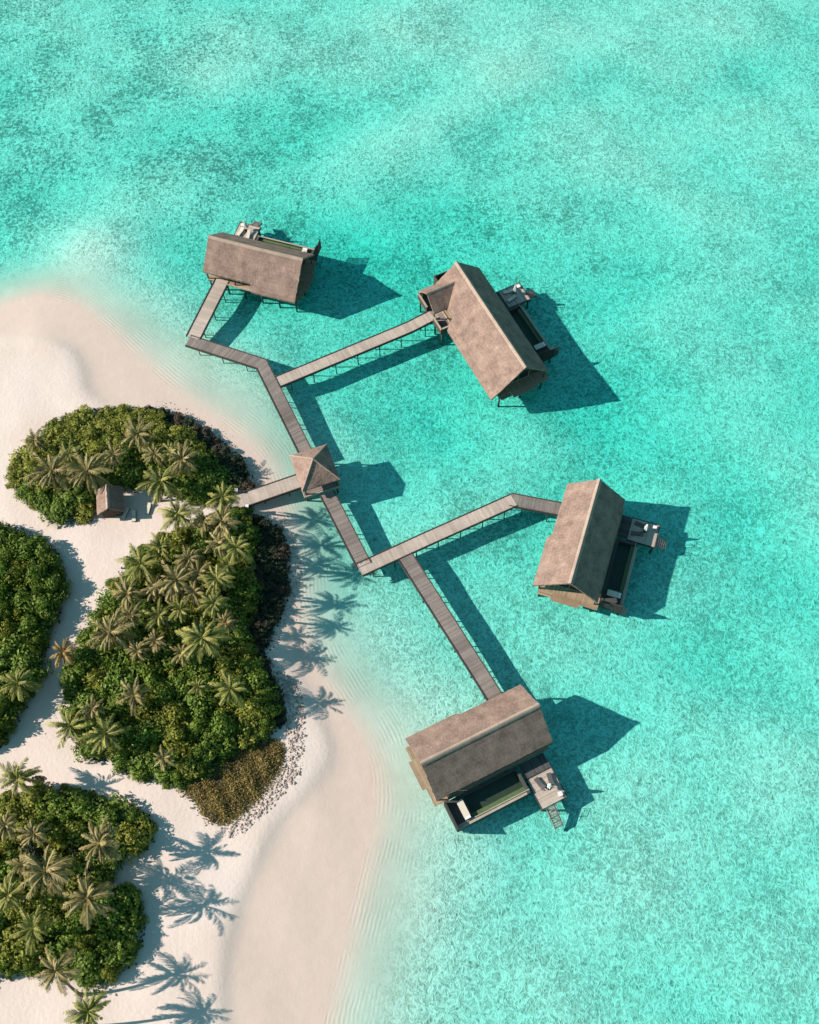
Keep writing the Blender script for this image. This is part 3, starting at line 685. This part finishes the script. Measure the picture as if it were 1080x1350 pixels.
# ------------------------------------------------------------------ pavilion
def pavilion():
    ZE, ZA = 4.4, 7.3
    cs = [Vector(P(*q, ZE)) for q in ((379.8, 602.8), (401.3, 646.9), (449.8, 631.3), (429, 584.6))]
    c = sum(cs, Vector((0, 0))) / 4
    ang = math.atan2((cs[2] - cs[1]).y, (cs[2] - cs[1]).x)
    w1 = ((cs[2] - cs[1]).length + (cs[3] - cs[0]).length) / 4; w2 = ((cs[0] - cs[1]).length + (cs[3] - cs[2]).length) / 4
    root = empty('pavilion', (c.x, c.y, 0), ang, 'small square open pavilion with pyramid thatched roof where the boardwalks meet', 'pavilion')
    rf = MB(); k = 14
    cor = [(-w1, -w2), (w1, -w2), (w1, w2), (-w1, w2)]
    for s in range(4):
        (x0, y0), (x1, y1) = cor[s], cor[(s + 1) % 4]
        g = [[(x0 * (1 - v) + (x1 - x0) * u * (1 - v), y0 * (1 - v) + (y1 - y0) * u * (1 - v), ZE + (ZA - ZE) * v + (random.uniform(-.025, .025) if 0 < u < 1 else 0)) for u in [i / k for i in range(k + 1)]] for v in [j / k for j in range(k + 1)]]
        for j in range(k):
            for i in range(k):
                rf.quad([g[j][i], g[j][i + 1], g[j + 1][i + 1], g[j + 1][i]])
        for i in range(k):
            p, q = g[0][i], g[0][i + 1]; rf.quad([(p[0] * .98, p[1] * .98, p[2] - .32), (q[0] * .98, q[1] * .98, q[2] - .32), q, p])
        rf.quad([(x0 * .98, y0 * .98, ZE - .32), (0, 0, ZA - .4), (x1 * .98, y1 * .98, ZE - .32)])
    ro = rf.build('roof', M['thatch'], root)
    for s in range(4):
        h = MB(); x0, y0 = cor[s]; h.tube([(x0, y0, ZE + .02), (x0 * .5, y0 * .5, (ZE + ZA) / 2 + .03), (0, 0, ZA + .05)], [0.14, 0.15, 0.16], 6); h.build('hip_cap', M['ridge'], ro)
    dk = MB(); planks(dk, -w1 + 0.3, w1 - 0.3, -w2 + 0.3, w2 - 0.3, DZ + 0.03, 'x', 0.22); dk.build('floor', M['deck'], root)
    rm = MB()
    for (x0, x1, y0, y1) in ((-w1 + .12, w1 - .12, -w2 + .12, -w2 + .28), (-w1 + .12, w1 - .12, w2 - .28, w2 - .12), (-w1 + .12, -w1 + .28, -w2 + .3, w2 - .3), (w1 - .28, w1 - .12, -w2 + .3, w2 - .3)): rm.box(x0, x1, y0, y1, 1.35, 1.86)
    rm.build('edge_beam', M['coping'], root)
    for x, y in cor:
        p = MB(); p.box(x * .82 - .12, x * .82 + .12, y * .82 - .12, y * .82 + .12, 1.84, ZE + 0.25); p.build('post', M['pile'], root)
        wx, wy = c.x + x * .82 * math.cos(ang) - y * .82 * math.sin(ang), c.y + x * .82 * math.sin(ang) + y * .82 * math.cos(ang)
        p = MB(); p.tube([(x * .82, y * .82, terr1(wx, wy) - .4), (x * .82, y * .82, 1.75)], .17, 8); p.build('pile', M['pile'], root, True)
    bn = MB(); bn.box(w1 * .2, w1 * .8, w2 * .55, w2 * .75, 2.2, 2.28); bn.box(w1 * .25, w1 * .3, w2 * .58, w2 * .72, 1.84, 2.2); bn.box(w1 * .7, w1 * .75, w2 * .58, w2 * .72, 1.84, 2.2); bn.build('bench', M['coping'], root)
pavilion()

# ------------------------------------------------------------------ beach hut and what stands by it
x, y = P(146, 662, 3.0); gz = terr1(x, y)
hut = empty('thatched_hut', (x, y, gz), R(8), 'small grey thatched hut at the edge of the oval thicket', 'hut')
rf = MB(); slope(rf, -2.3, 2.3, 0.0, 3.9, lambda q: 2.2, 0.75, 0.25, 0.3); slope(rf, -2.3, 2.3, 0.0, 3.9, lambda q: -2.2, 0.75, 0.25, 0.3)
ho = bpy.data.objects; roof = rf.build('roof', M['thatch'], hut); roof.rotation_euler = (0, 0, R(90))
rc = MB()
prof = [(-0.35, -0.26), (-0.18, -0.05), (0.0, 0.06), (0.18, -0.05), (0.35, -0.26)]
for (ya, ha), (yb, hb) in zip(prof, prof[1:]): rc.quad([(-2.3, ya, 3.93 + ha), (2.3, ya, 3.93 + ha), (2.3, yb, 3.93 + hb), (-2.3, yb, 3.93 + hb)])
rc.build('ridge_cap', M['ridge'], roof)
wl = MB(); wl.box(-1.6, 1.6, -1.9, 1.9, -0.2, 2.45); wl.build('wall', M['wall'], hut)
d = MB(); d.box(1.6, 1.66, -0.5, 0.5, 0.05, 2.05); d.build('door', M['coping'], hut)
for px, py, rz, lb in ((166, 677, 70, 'low cushioned sun lounger on the sand just right of the small hut'), (177, 681, 95, 'low cushioned sun lounger on the sunlit sand below the small hut'), (196, 671, 80, 'cushioned sun lounger on shaded sand right of the small hut, nearest the thicket')):
    x, y = P(px, py, 1.4); lounger((x, y, terr1(x, y)), R(rz), lb, 'sun loungers beside the beach hut')
for px, py, lb in ((313, 650, 'short white lantern post on the upper side of the island end of the boardwalk'), (327, 671, 'short white lantern post on the lower side of the island end of the boardwalk')):
    x, y = P(px, py, 1.5); o = empty('lantern_post', (x, y, terr1(x, y) - 0.1), 0, lb, 'lantern post', 'lantern posts at the boardwalk')
    a = MB(); a.tube([(0, 0, 0), (0, 0, 1.5)], 0.09, 8); a.build('post', M['coping'], o)
    a = MB(); a.box(-.2, .2, -.2, .2, 1.5, 1.95); a.build('lantern', M['white'], o)
    a = MB(); a.box(-.26, .26, -.26, .26, 1.96, 2.03); a.build('cap', M['white'], o)

# ------------------------------------------------------------------ foliage meshes
def leaf(mb, c, nrm, size, asp=0.55, t=None):
    nrm = nrm.normalized(); u = nrm.cross(Vector((random.uniform(-1, 1), random.uniform(-1, 1), random.uniform(-1, 1)))).normalized(); v = nrm.cross(u)
    a, b2 = u * size, v * (size * asp)
    mb.quad([c - a, c - b2 + nrm * 0.0, c + a, c + b2], t)
def bush_mesh(name, clumps, leaves, size, flat=1.0):
    mb = MB(); cl = []
    for i in range(clumps):
        th = random.uniform(0, 2 * math.pi); u = random.uniform(0.02, 1) ** 0.8; el = math.asin(u) if i else R(90)
        rr = random.uniform(0.45, 0.88); cl.append((Vector((rr * math.cos(el) * math.cos(th), rr * math.cos(el) * math.sin(th), 0.10 + rr * 0.9 * math.sin(el))), random.uniform(0.16, 0.44), random.uniform(-0.3, 0.3)))
    for c, r, tt in cl:
        for _ in range(leaves):
            d = Vector((random.gauss(0, 1), random.gauss(0, 1), random.gauss(0.25, 0.9))).normalized()
            if d.z < -0.35: d.z = -d.z * 0.5
            p = c + d * (r * min(1.35, max(0.45, random.gauss(0.92, 0.17)))); p.z = max(0.02, p.z * flat)
            nn = d + Vector((random.uniform(-1, 1), random.uniform(-1, 1), random.uniform(-.4, 1.2))) * 0.75
            leaf(mb, p, nn, size * random.uniform(0.6, 1.25), random.uniform(0.45, 0.75), min(1, max(0, 0.45 + tt + random.uniform(-0.42, 0.45))))
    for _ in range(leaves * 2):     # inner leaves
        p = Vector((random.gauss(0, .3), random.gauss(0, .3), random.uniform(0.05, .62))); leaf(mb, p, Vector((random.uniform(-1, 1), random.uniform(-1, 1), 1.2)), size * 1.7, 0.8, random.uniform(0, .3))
    return mb.mesh(name)
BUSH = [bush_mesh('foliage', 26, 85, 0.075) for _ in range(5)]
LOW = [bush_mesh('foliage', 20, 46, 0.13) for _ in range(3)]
def with_mat(me, key, cache={}):
    k = (me.name, key)
    if k not in cache: m2 = me.copy(); m2.materials.clear(); m2.materials.append(M[key]); cache[k] = m2
    return cache[k]
st = MB()
for i in range(5):
    an = i * 1.26; st.tube([(0.03 * math.cos(an), 0.03 * math.sin(an), -0.1), (0.22 * math.cos(an), 0.22 * math.sin(an), 0.3), (0.45 * math.cos(an), 0.45 * math.sin(an), 0.6)], [0.05, 0.035, 0.015], 5)
STEM = st.mesh('stem'); STEM.materials.append(M['trunk'])
def ctr(patch):
    p = poly_px(PATCH[patch], 2.2); return p.min(0), p.max(0)
PN = {'north': 'the oval thicket beside the hut', 'center': 'the big central thicket', 'west': 'the thicket on the left edge', 'south': 'the lower left thicket'}
def region(x, y, patch, d):
    lo, hi = ctr(patch); u = (x - lo[0]) / (hi[0] - lo[0]); v = (y - lo[1]) / (hi[1] - lo[1])
    vs = 'top' if v > 0.8 else 'upper' if v > 0.6 else 'middle' if v > 0.4 else 'lower' if v > 0.2 else 'bottom'; hs = 'left' if u < 0.3 else 'left of centre' if u < 0.5 else 'right of centre' if u < 0.7 else 'right'
    return f'{vs} {hs}'
for x, y, r, h, patch, kind, d in bushes:
    gz = terr1(x, y) - 0.05
    if kind == 'scrub':
        red = d < 1.5 and rng.random() < 0.4; mk = 'leaf_red' if red else 'leaf_dark'; hh = h * rng.uniform(0.85, 1.25); adj = 'reddish brown' if red else 'dark green'
        name, me = 'low_shrub', LOW[rng.integers(3)]; lb = f'low {adj} shrub, {region(x, y, patch, d)} of {PN[patch]}'; gp_ = f'{adj} low shrubs on the shore side of {PN[patch]}'
    else:
        lo, hi = ctr(patch); v = (y - lo[1]) / (hi[1] - lo[1]); q = rng.random()
        ol = {'north': 0.85 if v > 0.6 else 0.35, 'center': 0.28, 'west': 0.12, 'south': 0.3}[patch]
        mk = 'leaf_olive' if q < ol else ('leaf_dark' if q > 0.975 else 'leaf_green'); adj = {'leaf_olive': 'yellowish olive', 'leaf_dark': 'dark', 'leaf_green': 'leafy green'}[mk]
        hh = h * (0.62 + 0.2 * min(r, 3.0) / 1.5) * rng.uniform(0.85, 1.15) * min(1.0, 0.7 + d * 0.07)
        name, me = 'bush', BUSH[rng.integers(5)]; sz = 'large' if r > 2.2 else 'small'
        lb = f'{sz} {adj} bush, {region(x, y, patch, d)} of {PN[patch]}'; gp_ = f'{sz} {adj} bushes in the {region(x, y, patch, d)} of {PN[patch]}'
    root = empty(name, (x, y, gz), rng.uniform(0, 6.28), lb, 'shrub' if kind == 'scrub' else 'bush', gp_)
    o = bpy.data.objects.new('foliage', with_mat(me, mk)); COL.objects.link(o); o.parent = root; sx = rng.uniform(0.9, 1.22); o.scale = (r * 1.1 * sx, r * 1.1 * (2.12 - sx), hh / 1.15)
    o = bpy.data.objects.new('stem', STEM); COL.objects.link(o); o.parent = root; o.scale = (r, r, hh)

# undergrowth, dry scrub, coral rubble: masses nobody could count
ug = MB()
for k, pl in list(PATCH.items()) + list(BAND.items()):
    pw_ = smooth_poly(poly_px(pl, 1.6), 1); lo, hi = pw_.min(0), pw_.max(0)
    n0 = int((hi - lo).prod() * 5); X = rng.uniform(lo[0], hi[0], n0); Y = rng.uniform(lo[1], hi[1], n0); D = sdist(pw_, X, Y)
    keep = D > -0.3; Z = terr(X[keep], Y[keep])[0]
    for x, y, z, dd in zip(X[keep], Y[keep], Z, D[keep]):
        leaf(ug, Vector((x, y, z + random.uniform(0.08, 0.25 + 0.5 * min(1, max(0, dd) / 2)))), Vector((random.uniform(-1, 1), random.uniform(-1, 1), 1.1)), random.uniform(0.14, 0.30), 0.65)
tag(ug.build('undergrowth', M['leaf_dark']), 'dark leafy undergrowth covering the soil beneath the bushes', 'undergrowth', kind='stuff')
dg = MB(); lo, hi = SCRUB.min(0), SCRUB.max(0); n0 = 30000
X = rng.uniform(lo[0], hi[0], n0); Y = rng.uniform(lo[1], hi[1], n0); D = sdist(SCRUB, X, Y) + rng.normal(0, 0.45, n0); keep = D > 0
dens = np.sin(X * 0.9) * np.sin(Y * 1.1 + 1) + 0.6 * np.sin(X * 2.1 + Y)
Z = terr(X, Y)[0]
for x, y, z, dd, kk, dn in zip(X, Y, Z, D, keep, dens):
    if not kk or random.random() < 0.28 - 0.15 * dn: continue
    hh = min(1, dd / 1.5) * (0.55 + 0.25 * dn)
    leaf(dg, Vector((x, y, z + random.uniform(0.05, max(0.1, hh)))), Vector((random.uniform(-1, 1), random.uniform(-1, 1), 0.9)), random.uniform(0.10, 0.22), 0.5, min(1, max(0, 0.5 + 0.25 * dn + random.uniform(-.35, .35))))
tag(dg.build('dry_scrub', M['leaf_scrub']), 'low brown and olive dry scrub at the southern tip of the central thicket', 'scrub', kind='stuff')

rb = MB()
def stone(mb, c, r):
    a = [Vector((random.uniform(.7, 1.2), 0, 0)), Vector((0, random.uniform(.6, 1.1), 0)), Vector((-random.uniform(.7, 1.2), 0, 0)), Vector((0, -random.uniform(.6, 1.1), 0))]
    rot = Matrix.Rotation(random.uniform(0, 6.28), 3, 'Z'); top = c + Vector((random.uniform(-.2, .2) * r, random.uniform(-.2, .2) * r, r * random.uniform(.5, .8)))
    pts = [c + (rot @ q) * r for q in a]; t = random.random()
    for i in range(4): mb.quad([pts[i], pts[(i + 1) % 4], top], t)
rub_poly = poly_px([(338, 862), (360, 880), (392, 898), (402, 935), (400, 985), (395, 1020), (372, 1048), (340, 1080), (308, 1105), (285, 1100), (300, 1092), (335, 1068), (362, 1035), (378, 1005), (380, 975), (370, 945), (372, 915), (355, 890)], 1.2)
lo, hi = rub_poly.min(0), rub_poly.max(0); n0 = 8500; X = rng.uniform(lo[0], hi[0], n0); Y = rng.uniform(lo[1], hi[1], n0); D = sdist(rub_poly, X, Y) + rng.normal(0, .35, n0); Z = terr(X, Y)[0]
for x, y, z, dd in zip(X, Y, Z, D):
    if dd > 0 and random.random() < 0.9: stone(rb, Vector((x, y, z - 0.02)), random.choice((0.1, 0.13, 0.18, 0.3)) * random.uniform(.7, 1.3))
e = poly_px([(205, 533), (255, 550), (296, 577), (326, 610), (338, 640), (372, 684), (386, 715), (390, 765), (378, 806), (352, 855)], 1.0)
for i in range(len(e) - 1):
    if i == 4: continue
    for _ in range(90):
        q = e[i] + (e[i + 1] - e[i]) * random.random() + rng.normal(0, .6, 2); stone(rb, Vector((q[0], q[1], terr1(*q) - .02)), random.uniform(.1, .25))
tag(rb.build('coral_rubble', M['coral']), 'loose grey pink coral rubble scattered along the shore beside the thickets', 'rubble', kind='stuff')

# ------------------------------------------------------------------ palms
def frond(mb, az, el, L, tint):
    pts = []; p = Vector((0, 0, 0)); k = 9; e = el; bend = random.uniform(-.045, .045)
    droop = random.uniform(1.0, 1.9) * (0.75 if el < 0 else 1.0)
    for i in range(k + 1):
        pts.append(p.copy()); d = Vector((math.cos(az) * math.cos(e), math.sin(az) * math.cos(e), math.sin(e))); p = p + d * (L / k); az += bend; e -= droop / k * (0.5 + i / k)
        e = max(e, -1.35)
    az -= bend * k / 2; side = Vector((-math.sin(az), math.cos(az), 0)); tw = random.uniform(-0.35, 0.35)
    for i in range(k):
        a, b2 = pts[i], pts[i + 1]; wd = 0.06 * (1 - 0.7 * i / k)
        mb.quad([a - side * wd, a + side * wd, b2 + side * wd * .9, b2 - side * wd * .9], min(1, tint + 0.45))
    m = 16
    for i in range(m):
        if random.random() < 0.06: continue
        s = 0.12 + 0.88 * (i + 0.3) / m; q = s * k; j = min(k - 1, int(q)); a = pts[j].lerp(pts[j + 1], q - j); d = (pts[j + 1] - pts[j]).normalized()
        up = side.cross(d).normalized() * -1
        if up.z < 0: up = -up
        ll = 0.84 * (math.sin(math.pi * min(1, 0.2 + s * 0.74)) ** 0.7) * random.uniform(.7, 1.15) * (L / 3.3)
        for sg in (-1, 1):
            dd = (side * sg * 0.66 + d * 0.8 + up * (-0.42 + sg * tw) + Vector((0, 0, random.uniform(-.45, .05)))).normalized(); tip = a + dd * ll; wv = (d * 0.75 - side * sg * 0.5).normalized() * 0.055
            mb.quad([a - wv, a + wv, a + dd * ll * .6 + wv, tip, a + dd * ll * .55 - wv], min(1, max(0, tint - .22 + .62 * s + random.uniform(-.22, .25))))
def crown_mesh(nf, L):
    mb = MB()
    for i in range(nf):
        az = i * 2.39996 + random.uniform(-.4, .4); u = i / nf
        el = R(74) - u * R(112) + random.uniform(-.16, .16)
        frond(mb, az, el, L * random.uniform(.7, 1.12) * (0.75 if u < .2 else 1), 0.55 * random.random() ** 1.3 + (0.25 if u > .82 else 0))
    mb.tube([(0, 0, -.5), (0, 0, .1), (0, 0, .5)], [.16, .2, .05], 7, .4)
    return mb.mesh('crown')
CROWN = [crown_mesh(k, L) for k, L in ((30, 3.7), (26, 3.8), (34, 3.6), (24, 3.9))]
nut = MB()
for i in range(7):
    an = i * 0.9; c = Vector((.24 * math.cos(an), .24 * math.sin(an), -.25 - .1 * (i % 2))); k = 6
    rings = [[c + Vector((r * math.cos(2 * math.pi * j / k), r * math.sin(2 * math.pi * j / k), z)) for j in range(k)] for r, z in ((.04, -.15), (.12, -.05), (.12, .05), (.04, .15))]
    for a in range(3):
        for j in range(k): nut.quad([rings[a][j], rings[a][(j + 1) % k], rings[a + 1][(j + 1) % k], rings[a + 1][j]])
NUT = nut.mesh('coconuts'); NUT.materials.append(M['husk'])
def palm(px, py, h, rpx, kind, label, lean=None):
    h = max(4.6, h * 0.70)
    zt = h + 1.4; x, y = P(px, py, zt)
    c = 0.896 - 0.445 * (675 - py) / F; span = rpx * (H - zt) / (F * c)       # metres
    lean = lean or (rng.uniform(-1.3, 1.3), rng.uniform(-1.3, 1.3)); bx, by = x - lean[0], y - lean[1]; gz = terr1(bx, by)
    ang = rng.uniform(0, 6.28)
    root = empty('palm_tree', (bx, by, gz), 0, label, 'palm tree', 'coconut palms on the island')
    hh = zt - gz; t = MB(); pts = []; rad = []
    for i in range(9):
        u = i / 8; pts.append((lean[0] * u ** 1.6, lean[1] * u ** 1.6, -0.2 + (hh + 0.2) * u)); rad.append(0.24 - 0.11 * u + (0.1 if i == 0 else 0))
    t.tube(pts, rad, 8); t.build('trunk', M['trunk'], root, True)
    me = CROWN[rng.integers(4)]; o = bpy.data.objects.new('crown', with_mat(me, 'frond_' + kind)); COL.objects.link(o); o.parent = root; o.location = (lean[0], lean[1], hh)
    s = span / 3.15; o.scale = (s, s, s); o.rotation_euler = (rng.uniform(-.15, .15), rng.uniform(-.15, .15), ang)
    o = bpy.data.objects.new('coconuts', NUT); COL.objects.link(o); o.parent = root; o.location = (lean[0], lean[1], hh - .15)
PALMS = [
 (268, 688, 7.5, 19, 'tan', 'small tan palm near the sand at the top of the central thicket'), (212, 722, 7.5, 19, 'green', 'small palm between the broad edge palm and the sand path'),
 (262, 755, 9, 20, 'tan', 'small tan palm left of the tall upper right palm'), (205, 775, 8, 20, 'tan', 'small palm between two tan palms in the upper central thicket'),
 (300, 745, 6.8, 16, 'green', 'small palm at the inner edge of the dark shore shrubs'), (210, 812, 8, 20, 'green', 'small palm left of the heart of the central thicket'),
 (172, 812, 7.5, 18, 'tan', 'small tan palm above the broad tan palm'), (298, 822, 6.8, 17, 'tan', 'small tan palm above right of the starry palm'),
 (256, 782, 9.5, 18, 'tan', 'small pale palm between tall palms in the central thicket'), (205, 845, 7.5, 17, 'tan', 'small tan palm left of the starry palm'),
 (122, 935, 7, 17, 'tan', 'small tan palm just above the corner palms of the central thicket'), (90, 600, 6, 18, 'green', 'small green palm in the upper left of the oval thicket'),
 (205, 600, 6.5, 17, 'tan', 'small tan palm in the upper right of the oval thicket'), (30, 1140, 10, 20, 'tan', 'small tan palm left of the large tan palm'),
 (69, 622, 7.5, 31, 'tan', 'wide open palm in the left half of the oval thicket'), (116, 622, 8, 33, 'tan', 'wide pale palm just above the small hut in the oval thicket'),
 (46, 580, 5, 16, 'tan', 'small brown palm on the upper left rim of the oval thicket'), (182, 573, 7, 24, 'tan', 'sparse palm near the top of the oval thicket'),
 (212, 634, 7, 29, 'green', 'yellow green palm right of the small hut'), (240, 606, 7, 24, 'tan', 'brownish palm among bushes on the right of the oval thicket'),
 (226, 596, 6, 17, 'green', 'small palm in the upper right of the oval thicket'), (150, 600, 6, 18, 'tan', 'small tan palm in the middle of the oval thicket'),
 (234, 679, 8.5, 27, 'green', 'solitary palm over the open sand between the two thickets'), (294, 656, 9, 23, 'green', 'yellow green palm beside the island end of the boardwalk'),
 (293, 688, 10, 23, 'tan', 'pale palm just below the island end of the boardwalk'), (288, 716, 10, 20, 'tan', 'second pale palm below the island end of the boardwalk'),
 (186, 744, 8.5, 29, 'green', 'broad palm on the upper left edge of the central thicket beside the sand'), (168, 783, 8, 24, 'tan', 'tan palm on the left edge of the central thicket'),
 (232, 766, 10, 30, 'tan', 'large pale palm in the upper middle of the central thicket'), (286, 764, 12, 23, 'green', 'tall palm on the upper right of the central thicket'),
 (238, 803, 9, 19, 'green', 'small palm at the heart of the central thicket'), (282, 795, 12.5, 20, 'green', 'tall small crowned palm on the right of the central thicket'),
 (312, 722, 12.0, 22, 'green', 'tall palm leaning over the dark shore shrubs'), (250, 737, 9.5, 20, 'tan', 'tan palm near the top of the central thicket'),
 (146, 834, 8.5, 30, 'tan', 'broad tan palm on the left of the central thicket'), (266, 842, 10.5, 33, 'green', 'large starry palm on the right of the central thicket'),
 (182, 858, 7, 17, 'tan', 'small tan palm left of centre in the central thicket'), (240, 862, 7.5, 17, 'tan', 'small brown palm just below the starry palm'),
 (84, 860, 6, 20, 'gold', 'golden orange palm hanging over the shaded path'), (94, 958, 8, 29, 'green', 'yellow palm at the lower left corner of the central thicket'),
 (139, 968, 8, 29, 'green', 'palm beside the yellow corner palm in the central thicket'), (177, 917, 7.5, 22, 'tan', 'pale brown palm in the lower half of the central thicket'),
 (304, 908, 9, 25, 'green', 'yellow green palm at the lower right of the central thicket'), (216, 1000, 6.5, 16, 'tan', 'small tan palm near the bottom of the central thicket'),
 (262, 905, 7, 14, 'green', 'small palm in the lower middle of the central thicket'),
 (24, 901, 8, 26, 'green', 'yellow green palm at the bottom of the thicket on the left edge'), (24, 1026, 8, 28, 'green', 'palm over the sand above the lower left thicket'),
 (60, 1150, 12, 38, 'tan', 'large tan palm in the middle of the lower left thicket'), (132, 1112, 11, 30, 'tan', 'golden tan palm near the right end of the lower left thicket'),
 (115, 1184, 12, 34, 'tan', 'pinkish brown palm right of the large tan palm'), (44, 1224, 11, 27, 'green', 'yellow palm in the lower part of the lower left thicket'),
 (74, 1280, 12, 30, 'tan', 'olive brown palm at the bottom edge of the lower left thicket', (-1.2, 2.6)), (116, 1334, 11, 30, 'green', 'palm at the bottom of the picture over open sand', (2.2, 1.6)),
 (45, 1100, 9, 20, 'tan', 'small brown palm near the top of the lower left thicket'), (8, 1088, 9, 20, 'tan', 'golden palm at the left edge of the lower left thicket'),
 (12, 1180, 9, 24, 'green', 'dark palm at the far left of the lower left thicket')]
for q in PALMS: palm(*q)

# heap of dry husks on the sand
x, y = P(51, 1027, 1.4); gz = terr1(x, y); hp = MB()
for _ in range(160):
    a = random.uniform(0, 6.28); r = random.random() ** .5; leaf(hp, Vector((r * math.cos(a) * 1.1, r * math.sin(a) * .5, 0.06 + 0.3 * (1 - r) * random.random())), Vector((random.uniform(-1, 1), random.uniform(-1, 1), 1.3)), random.uniform(.1, .2), .6)
o = hp.build('leaf_pile', M['leaf_red']); o.location = (x, y, gz); tag(o, 'small brown pile of raked leaves on the sand by a palm', 'leaf pile')
